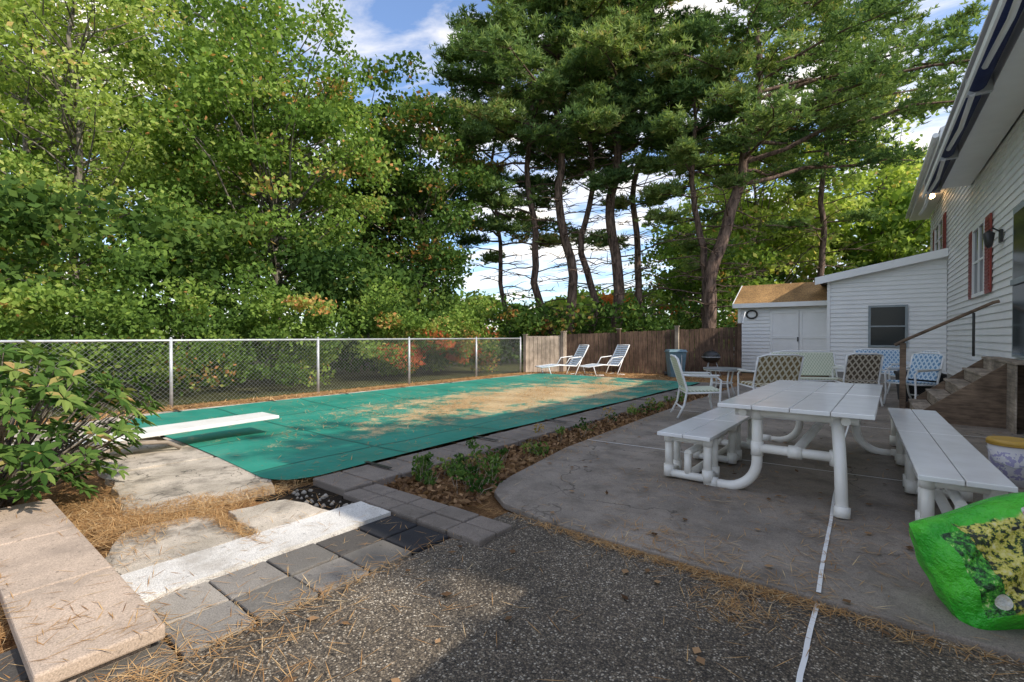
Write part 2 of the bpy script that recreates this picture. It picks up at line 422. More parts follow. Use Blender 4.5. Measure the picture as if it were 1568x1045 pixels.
# ---------------------------------------------------------------- house
H=empty('white_ranch_house',(1.10,17.46,0),R(2.2))
def clip(poly,f):
    out=[]
    for i in range(len(poly)):
        p,q=poly[i],poly[(i+1)%len(poly)];a,b=f(p),f(q)
        if a>=0: out.append(p)
        if (a>=0)!=(b>=0):
            t=a/(a-b); out.append((p[0]+(q[0]-p[0])*t,p[1]+(q[1]-p[1])*t))
    return out
PR=.024
def siding(g,org,h,nrm,L,z0,z1,m,top=None,lap=.125,holes=()):
    org=Vector(org);h=Vector(h);nrm=Vector(nrm); z=z0
    while z<z1-1e-4:
        zt=min(z+lap,z1)
        segs=[(0,L)]
        for (a,b,c,d) in holes:
            if c<z+lap*.5<d:
                ns=[]
                for s0,s1 in segs:
                    if b<=s0 or a>=s1: ns.append((s0,s1)); continue
                    if a>s0: ns.append((s0,a))
                    if b<s1: ns.append((b,s1))
                segs=ns
        for s0,s1 in segs:
            P=[(s0,z),(s1,z),(s1,zt),(s0,zt)]
            if top: P=clip(P,top)
            if len(P)<3: continue
            pts=[]
            for (x,zz) in P:
                k=PR*(1-(zz-z)/lap); v=org+h*x+nrm*k; pts.append((v.x,v.y,zz))
            g.poly(pts,m)
            if P[0][1]==z and P[1][1]==z:
                a=org+h*P[0][0];b=org+h*P[1][0]
                g.poly([(a.x,a.y,z),(b.x,b.y,z),(b.x+nrm.x*PR,b.y+nrm.y*PR,z),(a.x+nrm.x*PR,a.y+nrm.y*PR,z)],m)
        z=zt
g=MB()
siding(g,(0,-14.6,0),(0,1,0),(-1,0,0),14.6,.30,4.42,m_white)
siding(g,(0,-3.6,0),(0,1,0),(-1,0,0),8.0,4.42,5.34,m_white)
siding(g,(0,0,0),(0,1,0),(-1,0,0),4.4,3.2,4.42,m_white)
siding(g,(0,-3.6,0),(1,0,0),(0,-1,0),8,4.42,6.9,m_white,top=lambda p:(5.4+min(p[0],8-p[0])*.42)-p[1])
siding(g,(0,4.4,0),(1,0,0),(0,1,0),8,.3,6.9,m_white,top=lambda p:(5.4+min(p[0],8-p[0])*.42)-p[1])
siding(g,(0,-14.6,0),(1,0,0),(0,-1,0),8,.3,6.2,m_white,top=lambda p:(4.45+min(p[0],8-p[0])*.42)-p[1])
tl=lambda p:(2.92+(p[0]/2.68)*.52)-p[1]
siding(g,(-2.68,0,0),(1,0,0),(0,-1,0),2.68,.22,3.5,m_white,top=tl,holes=[(1.02,1.79,1.0,2.12)])
siding(g,(-2.68,0,0),(0,1,0),(-1,0,0),4.4,.22,2.92,m_white)
g.obj('siding_walls',H)
g=MB()
g.box(.0,-14.55,-.05,.05,0,.298,m_found); g.box(-2.66,.01,-.05,0,.06,.218,m_found)
g.box(.03,-14.5,.3,.1,4.35,5.3,m_white)
g.box(-.03,-.07,.3,-.0255,-.001,3.3,m_trim)
g.box(-2.72,-.04,.22,-2.64,-.026,2.92,m_trim)
g.obj('foundation_and_corners',H)
g=MB()
def roof(g,y0,y1,ze,ov):
    rid=4; s=.42; zr=ze+(rid+ov)*s
    for sg in (1,-1):
        xe=-ov if sg==1 else 8+ov
        g.hexa([(xe,y0,ze),(xe,y1,ze),(rid,y1,zr),(rid,y0,zr),(xe,y0,ze+.09),(xe,y1,ze+.09),(rid,y1,zr+.09),(rid,y0,zr+.09)],m_shingle)
roof(g,-14.9,-3.62,4.60,.5); roof(g,-4.0,4.7,5.52,.55)
g.hexa([(-3.0,-.22,2.99),(.0,-.22,3.57),(.0,4.2,3.57),(-3.0,4.2,2.99),(-3.0,-.22,3.05),(.0,-.22,3.63),(.0,4.2,3.63),(-3.0,4.2,3.05)],m_shingle)
g.obj('roofs',H)
g=MB()
g.box(-.48,-14.9,4.42,-.026,-3.62,4.45,m_trim); g.box(-.50,-14.9,4.40,-.482,-3.62,4.59,m_trim)
g.box(-.53,-4.0,5.34,-.026,4.7,5.37,m_trim); g.box(-.56,-4.0,5.32,-.532,4.7,5.52,m_trim)
g.tube([(-.62,-4.0,5.47),(-.62,4.7,5.47)],.055,m_trim,8)
for y in (-4.03,4.7):
    g.hexa([(-.55,y,5.36),(-.55,y+.03,5.36),(4,y+.03,7.27),(4,y,7.27),(-.55,y,5.60),(-.55,y+.03,5.60),(4,y+.03,7.52),(4,y,7.52)],m_trim)
g.hexa([(-3.02,-.25,2.82),(-.02,-.25,3.40),(-.02,-.225,3.40),(-3.02,-.225,2.82),(-3.02,-.25,3.04),(-.02,-.25,3.62),(-.02,-.225,3.62),(-3.02,-.225,3.04)],m_trim)
g.hexa([(-3.02,-.22,2.84),(-.02,-.22,3.42),(-.02,-.03,3.42),(-3.02,-.03,2.84),(-3.02,-.22,2.86),(-.02,-.22,3.44),(-.02,-.03,3.44),(-3.02,-.03,2.86)],m_trim)
g.obj('fascia_soffit_gutters',H,bevel=.004)
g=MB()
g.tube([(-.66,-12.5,4.46),(-.66,-3.7,4.46)],.10,m_navy,14)
g.box(-.78,-12.6,4.57,-.50,-3.6,4.60,m_trim)
g.box(-.80,-12.6,4.27,-.775,-3.6,4.36,m_trim)
for y in (-3.75,-6.2,-9,-12): g.box(-.76,y,4.34,-.51,y+.08,4.565,m_galv); g.tube([(-.7,y,4.34),(-.68,y+1.1,4.29),(-.7,y+2.2,4.33)],.03,m_trim,8)
g.obj('retractable_awning',H)
def window(g,axis,c0,c1,z0,z1,mf,shut=None,rails=1,mull=0):
    def B(u0,v0,w0,u1,v1,w1,m):
        if axis=='y': g.box(-v0,u0,w0,-v1,u1,w1,m)
        else: g.box(u0,-v0,w0,u1,-v1,w1,m)
    f=.06
    B(c0-f,.02,z0-f,c0,.06,z1+f,mf);B(c1,.02,z0-f,c1+f,.06,z1+f,mf)
    B(c0,.02,z0-f,c1,.072,z0,mf);B(c0,.02,z1,c1,.06,z1+f,mf)
    B(c0,.02,z0,c1,.028,z1,m_glass)
    for i in range(rails):
        z=z0+(z1-z0)*(i+1)/(rails+1); B(c0,.029,z-.02,c1,.044,z+.02,mf)
    for i in range(mull):
        u=c0+(c1-c0)*(i+1)/(mull+1); B(u-.035,.029,z0,u+.035,.052,z1,mf)
    if shut:
        for s0 in (c0-f-.47,c1+f+.02):
            B(s0,.026,z0-.06,s0+.45,.052,z1+.06,m_shut)
            z=z0
            while z<z1: B(s0+.05,.053,z,s0+.40,.064,z+.03,m_shut); z+=.06
g=MB()
window(g,'y',-5.25,-4.15,2.1,3.35,m_trim,True,1,1)
window(g,'y',.75,2.6,3.72,4.6,m_trim,True,1,1)
window(g,'x',-1.66,-.89,1.02,2.10,m_winfr,None,1,0)
g.box(-.06,-8.75,.98,-.026,-7.45,3.12,m_winfr); g.box(-.07,-8.65,1.02,-.062,-7.55,3.02,m_glass); g.box(-.10,-8.65,2.0,-.072,-7.55,2.08,m_winfr)
g.obj('windows_and_door',H)
g=MB()
g.box(-.06,-6.62,2.78,-.026,-6.5,2.98,m_black); g.tube([(-.05,-6.56,2.95),(-.14,-6.56,3.02),(-.18,-6.56,2.98)],.012,m_black,6)
g.tube([(-.18,-6.56,2.98),(-.18,-6.56,2.93),(-.18,-6.56,2.75),(-.18,-6.56,2.70)],[.02,.075,.05,.02],m_black,8)
g.obj('wall_lantern',H)
s=NT('lit_bulb'); s.b.inputs['Emission Color'].default_value=(1,.62,.3,1); s.b.inputs['Emission Strength'].default_value=12; m_bulb=s.fin((1,.8,.5),.4)
g=MB(); g.tube([(-.3,.7,5.335),(-.3,.7,5.30)],[.09,.09],m_trim,16); g.tube([(-.3,.7,5.298),(-.3,.7,5.25),(-.3,.7,5.2),(-.3,.7,5.17)],[.05,.09,.075,.02],m_bulb,14); g.obj('soffit_lamp',H)
g=MB(); siding(g,(.05,-20,0),(0,1,0),(-1,0,0),5.4,.1,2.35,m_white); g.box(.1,-20,0,3.5,-14.65,2.35,m_white)  # out-of-view wing, added so its eave sets the shadow edge on the path
g.hexa([(-.2,-20.2,2.30),(3.6,-20.2,3.1),(3.6,-14.66,3.1),(-.2,-14.66,2.30),(-.2,-20.2,2.38),(3.6,-20.2,3.2),(3.6,-14.66,3.2),(-.2,-14.66,2.38)],m_shingle); g.obj('unseen_shadow_wing',H)

# steps
g=MB()
nst=5; x0=-1.15; run=.23; rise=.19
for i in range(nst):
    xa=x0+i*run; z=rise*(i+1)
    if i<nst-1:
        g.box(xa-.02,-8.15,z-.035,xa+run-.005,-6.52,z,m_stepw); g.box(xa+.0,-8.12,z-rise,xa+.02,-6.56,z-.037,m_stepw)
    else:
        g.box(xa-.02,-8.7,z-.035,-.03,-6.52,z,m_stepw); g.box(xa,-8.65,0,xa+.02,-6.56,z-.037,m_stepw)
for y in (-8.19,-6.515):
    pts=[(x0-.05,0)]+[(x0-.05,rise*.6),(x0+run*4.2,rise*5),( -.03,rise*5),(-.03,0)]
    k=[(p[0],y,p[1]) for p in pts]+[(p[0],y+.035,p[1]) for p in pts]; n=5; base=len(g.v); g.v+=k
    g.face([base+i for i in range(n)],m_stringer); g.face([base+n+i for i in reversed(range(n))],m_stringer)
    for i in range(n): j=(i+1)%n; g.face([base+j,base+i,base+n+i,base+n+j],m_stringer)
g.box(-1.29,-6.62,0,-1.205,-6.52,1.16,m_stringer)
g.tube([(-1.36,-6.57,1.12),(-1.24,-6.57,1.2),(-.12,-6.57,1.82),(-.05,-6.57,1.84)],.028,m_stringer,8)
g.tube([(-.35,-6.57,.95),(-.35,-6.57,1.66)],.02,m_black,8)
g.obj('porch_steps',None,(1.10,17.46,0),R(2.2),bevel=.006)

# ---------------------------------------------------------------- shed
S=empty('garden_shed',(-4.42,18.8,0),R(1))
g=MB()
siding(g,(0,0,0),(1,0,0),(0,-1,0),3.4,.1,2.42,m_white,holes=[(1.0,2.75,.1,2.17)])
siding(g,(0,0,0),(0,1,0),(-1,0,0),2.4,.1,3.1,m_white,top=lambda p:(2.45+min(p[0],2.4-p[0])*.55)-p[1])
g.box(.02,.03,0,3.4,2.4,2.38,m_white)
g.box(-.04,-.045,.1,.06,-.026,2.4,m_trim)
g.obj('walls',S)
g=MB(); g.box(1.0,-.02,.12,1.87,.01,2.15,m_trim); g.box(1.885,-.02,.12,2.75,.01,2.15,m_trim)
for x in (1.0,1.885):
    g.box(x,-.045,.12,x+.08,-.021,2.15,m_trim); g.box(x+.785,-.045,.12,x+.865,-.021,2.15,m_trim)
    g.box(x+.08,-.043,2.06,x+.785,-.021,2.15,m_trim); g.box(x+.08,-.043,1.2,x+.785,-.021,1.29,m_trim)
g.box(1.82,-.07,1.1,1.86,-.046,1.25,m_black)
g.obj('doors',S)
g=MB(); c=(.42,-.05,2.05); g.tube([(c[0]+.17*math.cos(t),c[1],c[2]+.14*math.sin(t)) for t in np.linspace(0,6.283,25)],.03,m_black,6,False)
g.obj('dark_wall_ring',S)  # plain dark ring on the shed front
m_roofn=mat_litter('needle_covered_roof',[(.14,.11,.08),(.34,.20,.09),(.56,.33,.13),(.68,.45,.22)],14)
g=MB()
g.hexa([(-.15,-.22,2.36),(3.5,-.22,2.36),(3.5,1.2,3.12),(-.15,1.2,3.12),(-.15,-.22,2.44),(3.5,-.22,2.44),(3.5,1.2,3.2),(-.15,1.2,3.2)],m_roofn)
g.hexa([(-.15,1.2,3.12),(3.5,1.2,3.12),(3.5,2.6,2.36),(-.15,2.6,2.36),(-.15,1.2,3.2),(3.5,1.2,3.2),(3.5,2.6,2.44),(-.15,2.6,2.44)],m_shingle)
g.box(-.16,-.25,2.28,3.5,-.222,2.435,m_trim)
g.hexa([(-.18,-.25,2.28),(-.152,-.25,2.28),(-.152,1.2,3.05),(-.18,1.2,3.05),(-.18,-.25,2.43),(-.152,-.25,2.43),(-.152,1.2,3.21),(-.18,1.2,3.21)],m_trim)
g.obj('roof',S)
g=MB(); p=W(7.2,16.2)
for i in range(3): g.tube([(p[0]+.08*i,p[1]-.1*i,0),(p[0]+.35+.05*i,p[1]+.5,1.8+.15*i)],.014,m_trim if i!=1 else m_galv,6)
g.obj('pool_poles')

# ---------------------------------------------------------------- picnic table
T=empty('pvc_picnic_table')
ta0,ta1,tb0,tb1=-1.12,-.10,4.06,6.70
g=MB(); w=(ta1-ta0)/4
for j in range(2):
    for i in range(4):
        y0=tb0+j*(tb1-tb0)/2+.003
        g.box(ta0+i*w+.003,y0,.712,ta0+(i+1)*w-.003,y0+(tb1-tb0)/2-.008,.745+random.uniform(-.0015,.0015),m_top)
g.obj('top',T,bevel=.005)
g=MB(); pr=.036
def path(P,r=pr,m=m_pvc): g.tube(P,r,m,14)
def sleeve(p,q,r=.046): g.tube([p,q],r,m_pvc,14)
for yb,sp in ((4.24,-1),(6.45,1)):
    for xl,sg in ((-.86,-1),(-.33,1)):
        if sg==1 and sp==-1:
            path([(xl,yb,.70),(xl+.03,yb-.1,.35),(xl+.05,yb-.22,.03)],.040); sleeve((xl+.05,yb-.21,.1),(xl+.05,yb-.225,.028),.05)
        else:
            c=Vector((xl+sg*.24,yb,.285))
            P=[Vector((xl,yb,.70)),Vector((xl,yb,.45))]+[c+Vector((-sg*.24*math.cos(t),0,-.24*math.sin(t))) for t in np.linspace(0,math.pi/2,10)]+[Vector((xl+sg*.34,yb,.045))]
            path(P,.040); sleeve((xl+sg*.30,yb,.046),(xl+sg*.40,yb,.048),.048)
        sleeve((xl,yb,.44),(xl,yb,.33)); sleeve((xl,yb,.70),(xl,yb,.62))
    path([(-.86,yb,.39),(-.33,yb,.39)]); path([(-1.02,yb,.672),(-.2,yb,.672)])
    sleeve((-.64,yb,.39),(-.55,yb,.39),.05)
path([(-.595,4.24,.39),(-.595,6.45,.39)]); 
for x in (-.95,-.27): path([(x,4.15,.672),(x,6.6,.672)],.03)
for yy in (4.9,5.7): path([(-.98,yy,.672),(-.24,yy,.672)],.03)
g.obj('pipe_frame',T)

def bench(name,x,y,rot,L,w=.43,h=.45,n=3):
    B=empty(name,(x,y,.03),rot)
    global g
    g=MB()
    for i in range(2):
        for j in range(2):
            g.box(-w/2+i*w/2+.003,-L/2+j*L/2+.003,h-.032,-w/2+(i+1)*w/2-.003,-L/2+(j+1)*L/2-.003,h,m_top)
    g.obj('seat',B,bevel=.005)
    g=MB()
    ys=[-L/2+.14+(L-.28)*i/(n-1) for i in range(n)]
    for y in ys:
        for xl in (-w/2+.06,w/2-.06):
            path([(xl,y,h-.034),(xl,y,.05)],.034); sleeve((xl,y,.12),(xl,y,.02),.044); sleeve((xl,y,h-.034),(xl,y,h-.1),.042)
            if y!=ys[-1]: path([(xl,y,.045),(xl,y+.16,.045)],.034); path([(xl,y+.2,h-.034),(xl,y+.2,.05)],.03); sleeve((xl,y+.2,.11),(xl,y+.2,.012),.042)
        path([(-w/2+.06,y,.045),(w/2-.06,y,.045)],.034)
        path([(-w/2+.06,y,h-.065),(w/2-.06,y,h-.065)],.028)
    path([(0,ys[0],.045),(0,ys[-1],.045)],.034); path([(0,ys[0],.24),(0,ys[-1],.24)],.03)
    for y in ys: path([(0,y,.24),(0,y,.045)],.03)
    g.obj('pipe_frame',B)
bench('pvc_bench',-1.40,5.0,0,1.85,.45,.42)
bench('pvc_bench',.235,5.45,R(3),3.35,.43,.42,n=4)

# ---------------------------------------------------------------- patio furniture
def chair(name,p,rot,cush,w=.56,frame=m_trim):
    E=empty(name,(p[0],p[1],.03),rot); g=MB(); h=w/2
    for x in (-h,h):
        g.tube([(x,-.36,.90),(x,-.30,.70),(x,-.22,.44),(x,-.26,.2),(x,-.36,0)],.017,frame,8)
        g.tube([(x,.30,0),(x,.25,.2),(x,.26,.44),(x,.27,.58),(x,.20,.635),(x,-.05,.645),(x,-.285,.66)],.017,frame,8)
        g.tube([(x,.26,.40),(x,-.22,.38)],.014,frame,8)
        g.box(x-.03,-.2,.648,x+.03,.24,.668,frame)
    g.tube([(-h,-.36,.90),(-h*.6,-.38,.94),(h*.6,-.38,.94),(h,-.36,.90)],.015,frame,8)
    for y,z in ((.26,.40),(-.22,.38),(-.29,.16)): g.tube([(-h,y,z),(h,y,z)],.013,frame,8)
    g.obj('frame',E)
    g=MB(); k=h-.02
    g.hexa([(-k,-.24,.39),(k,-.24,.39),(k,.27,.41),(-k,.27,.41),(-k,-.24,.43),(k,-.24,.43),(k,.27,.45),(-k,.27,.45)],cush)
    g.hexa([(-k,-.245,.46),(k,-.245,.46),(k,-.205,.46),(-k,-.205,.46),(-k,-.38,.92),(k,-.38,.92),(k,-.34,.92),(-k,-.34,.92)],cush)
    g.obj('cushions',E,bevel=.015)
chair('patio_chair',(-2.42,7.75),R(-60),m_cush2)
chair('patio_chair',W(4.45,8.4),R(42),m_cush1,.78)
chair('patio_loveseat',W(5.85,9.5),R(180+30),m_cush2,1.2)
chair('patio_chair',W(6.4,9.0),R(25),m_cush3,.56)
chair('patio_loveseat',W(8.6,11.2),R(195),m_cush4,.95)
chair('patio_chair',W(8.35,10.1),R(120),m_cush4,.56)
chair('patio_chair',W(7.2,8.7),R(140),m_cush4,.54)
def rtable(name,p,r,h,mt):
    g=MB(); g.tube([(0,0,h-.03),(0,0,h)],[r,r],mt,32)
    g.tube([(0,0,h-.05),(0,0,h-.031)],[r*.96,r*.99],m_trim,32)
    for k in range(4):
        a=R(45+90*k); c,s_=math.cos(a),math.sin(a)
        g.tube([(c*r*.7,s_*r*.7,h-.04),(c*r*.55,s_*r*.55,h*.5),(c*r*.8,s_*r*.8,0)],.016,m_trim,8)
    g.tube([(r*.56*math.cos(t),r*.56*math.sin(t),h*.5) for t in np.linspace(0,6.283,21)],.012,m_trim,6,False)
    g.obj(name,None,(p[0],p[1],.03))
rtable('round_patio_table',W(4.3,9.9),.36,.60,m_grey)
def lounger(p,rot):
    E=empty('pool_lounge_chair',(p[0],p[1],0),rot); g=MB()
    for x in (-.3,.3):
        g.tube([(x,1.05,.28),(x,.45,.34),(x,-.15,.30),(x,-.42,.62),(x,-.62,.98)],.018,m_trim,8)
        g.tube([(x,.85,.3),(x,.75,0),(x,.45,0)],.016,m_trim,8); g.tube([(x,-.35,.52),(x,-.1,0),(x,-.42,0)],.016,m_trim,8)
        g.tube([(x,-.34,.6),(x,.1,.56),(x,.25,.34)],.016,m_trim,8)
    for y,z in ((1.05,.28),(-.15,.30),(-.62,.98),(.45,0),(-.42,0)): g.tube([(-.3,y,z),(.3,y,z)],.016,m_trim,8)
    g.obj('frame',E); g=MB()
    P=[Vector((0,1.03,.285)),Vector((0,.45,.345)),Vector((0,-.15,.305)),Vector((0,-.42,.625)),Vector((0,-.62,.97))]
    for i in range(4):
        L=(P[i+1]-P[i]).length; n=max(2,int(L/.075))
        for k in range(n):
            a=P[i].lerp(P[i+1],k/n); b=P[i].lerp(P[i+1],(k+.72)/n); u=Vector((.3,0,0)); t=Vector((0,0,.006))
            g.hexa([a-u,a+u,b+u,b-u,a-u+t,a+u+t,b+u+t,b-u+t],m_strap)
    g.obj('straps',E)
lounger(W(1.85,16.0),R(150)); lounger(W(3.25,16.2),R(155))
# trash bin
g=MB(); p=W(5.15,15.2)
g.hexa([(-.2,-.2,0),(.2,-.2,0),(.2,.2,0),(-.2,.2,0),(-.26,-.26,.78),(.26,-.26,.78),(.26,.26,.78),(-.26,.26,.78)],m_bin)
g.hexa([(-.29,-.29,.782),(.29,-.29,.782),(.29,.29,.782),(-.29,.29,.782),(-.25,-.25,.86),(.25,-.25,.86),(.25,.25,.86),(-.25,.25,.86)],m_bin)
for s_ in (-.1,.1): g.box(s_-.015,-.3,.15,s_+.015,-.265,.7,m_galv)
g.tube([(-.28,.3,.08),(.28,.3,.08)],.07,m_black,12); g.tube([(-.2,.32,.78),(.2,.32,.78)],.02,m_black,8)
g.obj('wheeled_trash_bin',None,(*p,0),R(35),bevel=.01)
# kettle grill
g=MB(); p=W(6.3,15.3); rr=.27
P=[(0,0,.62+rr*-math.cos(t)*.75) for t in np.linspace(.15,math.pi-.15,12)]; g.tube(P,[rr*math.sin(t) for t in np.linspace(.15,math.pi-.15,12)],m_black,20)
g.tube([(0,0,.61),(0,0,.63)],[rr*1.03]*2,m_galv,20); g.tube([(-.05,0,.82),(-.04,0,.87),(.04,0,.87),(.05,0,.82)],.012,m_black,6)
for k in range(3): a=R(120*k+20); g.tube([(math.cos(a)*.15,math.sin(a)*.15,.45),(math.cos(a)*.3,math.sin(a)*.3,0)],.014,m_galv,6)
g.obj('kettle_grill',None,(*p,0))
g=MB(); g.hexa([(-.27,-.27,0),(.27,-.27,0),(.27,.27,0),(-.27,.27,0),(-.31,-.31,.5),(.31,-.31,.5),(.31,.31,.5),(-.31,.31,.5)],m_wick)
g.box(-.33,-.33,.502,.33,.33,.56,m_wick); g.box(-.28,-.28,.562,.28,.28,.58,m_black)
g.obj('wicker_storage_cube',None,(*W(7.75,9.2),.03),R(10),bevel=.01)
# bucket
s=NT('bucket_print'); sep=s.add('ShaderNodeSeparateXYZ',{'Vector':s.co()}); n=s.noise(22,2)
f=s.math('MULTIPLY',s.math('GREATER_THAN',n,.5),s.math('LESS_THAN',s.math('ABSOLUTE',s.math('SUBTRACT',sep.outputs[2],.17)),.11))
m_buck=s.fin(s.mix(f,(.75,.74,.76),(.40,.38,.60)),.4)
m_lid=M('yellow_lid',(.62,.38,.07),(.5,.3,.05),5,.4)
g=MB(); g.cyl(0,0,0,.33,.13,.15,m_buck,32); g.tube([(0,0,.331),(0,0,.36),(0,0,.375),(0,0,.376)],[.158,.16,.15,.12],m_lid,32)
g.tube([(.155*math.cos(t),.155*math.sin(t),.335) for t in np.linspace(0,6.283,29)],.006,m_lid,6,False)
g.tube([(-.155,0,.3),(-.12,-.12,.2),(0,-.165,.16),(.12,-.12,.2),(.155,0,.3)],.004,m_galv,6)
g.obj('plastic_bucket',None,(.78,5.84,.03))
# soil bag
def mat_bag():
    s=NT('printed_bag_plastic'); co=s.co(); sep=s.add('ShaderNodeSeparateXYZ',{'Vector':co}); x,y=sep.outputs[0],sep.outputs[1]
    gcol=s.mix(s.ramp(s.noise(7,3,.5,co),[(.4,0.),(.6,1.)]),(.03,.44,.02),(.08,.60,.03))
    band=s.ramp(s.math('ADD',s.math('ABSOLUTE',y),s.math('MULTIPLY',s.noise(14,2,.5,co),.10)),[(.225,1.),(.235,0.)])
    fl=s.ramp(s.noise(34,4,.7,co),[(.42,(.015,.03,.01)),(.46,(.05,.14,.02)),(.49,(.62,.55,.06)),(.60,(.85,.76,.22)),(.7,(.78,.74,.45))])
    big=s.ramp(s.noise(13,3,.6,co),[(.36,1.),(.42,0.)])
    fl=s.mix(big,fl,(.012,.018,.012))
    xm=s.math('MULTIPLY',s.math('GREATER_THAN',s.math('ADD',x,s.math('MULTIPLY',s.noise(16,2,.5,co),.08)),-.20),band)
    lf=s.ramp(s.noise(30,4,.7,co),[(.42,(.01,.06,.01)),(.52,(.05,.36,.03)),(.58,(.15,.6,.05)),(.66,(.75,.75,.35))])
    lm=s.math('MULTIPLY',s.math('LESS_THAN',s.math('ABSOLUTE',s.math('ADD',x,.24)),.09),s.math('LESS_THAN',s.math('ABSOLUTE',y),.17))
    c=s.mix(lm,gcol,lf)
    c=s.mix(xm,c,fl)
    for (px,py,r,cc) in ((.03,.17,.04,(.8,.30,.35)),(.10,-.12,.035,(.8,.45,.50)),(-.26,-.12,.03,(.8,.75,.6))):
        ddx=s.math('ADD',x,-px); ddy=s.math('ADD',y,-py)
        q=s.math('LESS_THAN',s.math('ADD',s.math('MULTIPLY',ddx,ddx),s.math('MULTIPLY',ddy,ddy)),r*r)
        c=s.mix(s.math('MULTIPLY',q,.9),c,s.mix(s.ramp(s.noise(60,2,.5,co),[(.45,0.),(.55,1.)]),cc,(.85,.82,.78)))
    s.bump(s.noise(11,5,.65,co),1.,.05)
    return s.fin(c,.22,0,.6)
m_bag=mat_bag()
nu,nv=72,56; V=[];F=[]
for side in (1,-1):
    for j in range(nv+1):
        for i in range(nu+1):
            u=-1+2*i/nu;v=-1+2*j/nv
            th=.17*(max(0,1-abs(u)**5))**.5*(max(0,1-abs(v)**2.6))**.5
            pinch=1-.08*abs(u)**6
            x=u*.40*(1-.04*v*v);y=v*.262*pinch*(1+.05*math.sin(u*4+1))
            z=side*(th*(1+.10*math.sin(u*6+v*3)+.08*math.sin(v*11-u*5)+.05*math.sin(u*23+v*4)*abs(u)**2+.05*math.sin(u*19+v*4)*abs(v)))
            V.append((x,y,z+.03*math.sin(u*3)))
for sd in (0,1):
    o_=sd*(nu+1)*(nv+1)
    for j in range(nv):
        for i in range(nu):
            k=o_+j*(nu+1)+i; q=(k,k+1,k+nu+2,k+nu+1); F.append(q if sd==0 else q[::-1])
me=bpy.data.meshes.new('soil_bag'); me.from_pydata(V,[],F); me.materials.append(m_bag); me.polygons.foreach_set('use_smooth',[True]*len(F))
o=bpy.data.objects.new('potting_soil_bag',me); col.objects.link(o)
p=W(2.32,2.18); o.location=(p[0],p[1],.265)
o.rotation_euler=(Matrix.Rotation(YAW-R(2),3,'Z')@Matrix.Rotation(R(-13),3,'Y')@Matrix.Rotation(R(62),3,'X')).to_euler()

# ---------------------------------------------------------------- vegetation
def broadleaf(name,l,d,Ht,Rd,z0,ncl,nlf,mat,leaf=.15,tr=.16,rc=(.55,1.1),tone=.5,tv=.16,lean=(0,0),ab=None):
    bx,by=ab or W(l,d); E=empty(name,(bx,by,0)); g=MB()
    tp=[]
    for i in range(9):
        t=i/8; tp.append(Vector((lean[0]*t*t+random.uniform(-.12,.12)*(t>0),lean[1]*t*t+random.uniform(-.12,.12)*(t>0),-.1+t*(Ht*.85+.1))))
    g.tube(tp,[tr*(1-.85*i/8) for i in range(9)],m_bark,8)
    cz=(z0+Ht)/2;hz=(Ht-z0)/2; C=[];T=[]
    lob=[(random.uniform(0,6.28),random.uniform(.75,1.12)) for _ in range(7)]
    for i in range(ncl):
        th=random.uniform(0,6.283); cc=random.uniform(-1,1); rr=random.random()**.42
        k=min(lob,key=lambda q:abs(((th-q[0]+math.pi)%6.283)-math.pi))[1]
        s_=math.sqrt(1-cc*cc*.9)
        f=1.0 if cc<0 else 1-.12*cc
        x=Rd*rr*s_*math.cos(th)*k*f+lean[0]*.6;y=Rd*rr*s_*math.sin(th)*k*f+lean[1]*.6; z=cz+hz*rr*cc*random.uniform(.88,1.06)
        hd=math.hypot(x,y); zb=max(z0*.6,z-.55*hd-.3); tt=min(1,zb/(Ht*.85)); 
        q=Vector((lean[0]*tt*tt,lean[1]*tt*tt,zb)); e_=Vector((x,y,z))
        if i%2==0:
            m1=q.lerp(e_,.4)+Vector((random.uniform(-.3,.3),random.uniform(-.3,.3),-.15*hd*.3)); m2=q.lerp(e_,.75)+Vector((random.uniform(-.2,.2),random.uniform(-.2,.2),0))
            r0=tr*.35*(1-.6*tt); g.tube([q,m1,m2,e_],[r0,r0*.7,r0*.4,.012],m_bark,5,False)
        r_=random.uniform(*rc); n=int(nlf*(r_/rc[1])**2*random.uniform(.6,1.2))
        P=rng.normal(size=(n,3)); P/=np.linalg.norm(P,axis=1)[:,None]; P*=(rng.random((n,1))**.45)*r_; P[:,2]*=.5
        P[:,2]-= .12*np.hypot(P[:,0],P[:,1])
        C.append(P+np.array([x,y,z])); ct=tone+random.gauss(0,tv)
        T.append(np.clip(ct+rng.normal(size=n)*.13+(rng.random(n)<.03)*.4,0,1))
    g.obj('trunk_and_limbs',E)
    quads('foliage',np.concatenate(C),leaf,leaf*.70,np.concatenate(T),mat,E)
    return E
broadleaf('maple_tree',-8.2,16.8,13.6,4.3,2.4,280,300,m_maple,.155,.20,rc=(.45,1.05))
broadleaf('maple_tree',-4.1,21.5,13.4,3.3,2.0,140,210,m_dark,.20,.16,tone=.55)
broadleaf('birch_tree',-12.6,14.0,15.5,3.5,3.0,150,200,m_yel,.145,.14,tone=.45,rc=(.4,1.))
broadleaf('birch_tree',-15.5,15.5,17,4,3,150,200,m_yel,.165,.16,tone=.4,rc=(.45,1.05))
broadleaf('added_shade_oak',-12.5,20.5,18,4.2,3,170,190,m_maple,.21,.22,tone=.45)
broadleaf('added_shade_oak',-19,20,20,5,3,140,170,m_maple,.24,.24)
broadleaf('added_shade_oak',-7.2,24,13.5,3.6,3,110,150,m_dark,.27,.22,tone=.4)
broadleaf('maple_tree',-13.6,12.6,6.5,2.6,.8,90,240,m_maple,.13,.10,tone=.6,rc=(.4,.9))
broadleaf('maple_tree',-9.2,13.8,5.2,2.4,.7,80,240,m_maple,.13,.09,tone=.4,rc=(.4,.9))
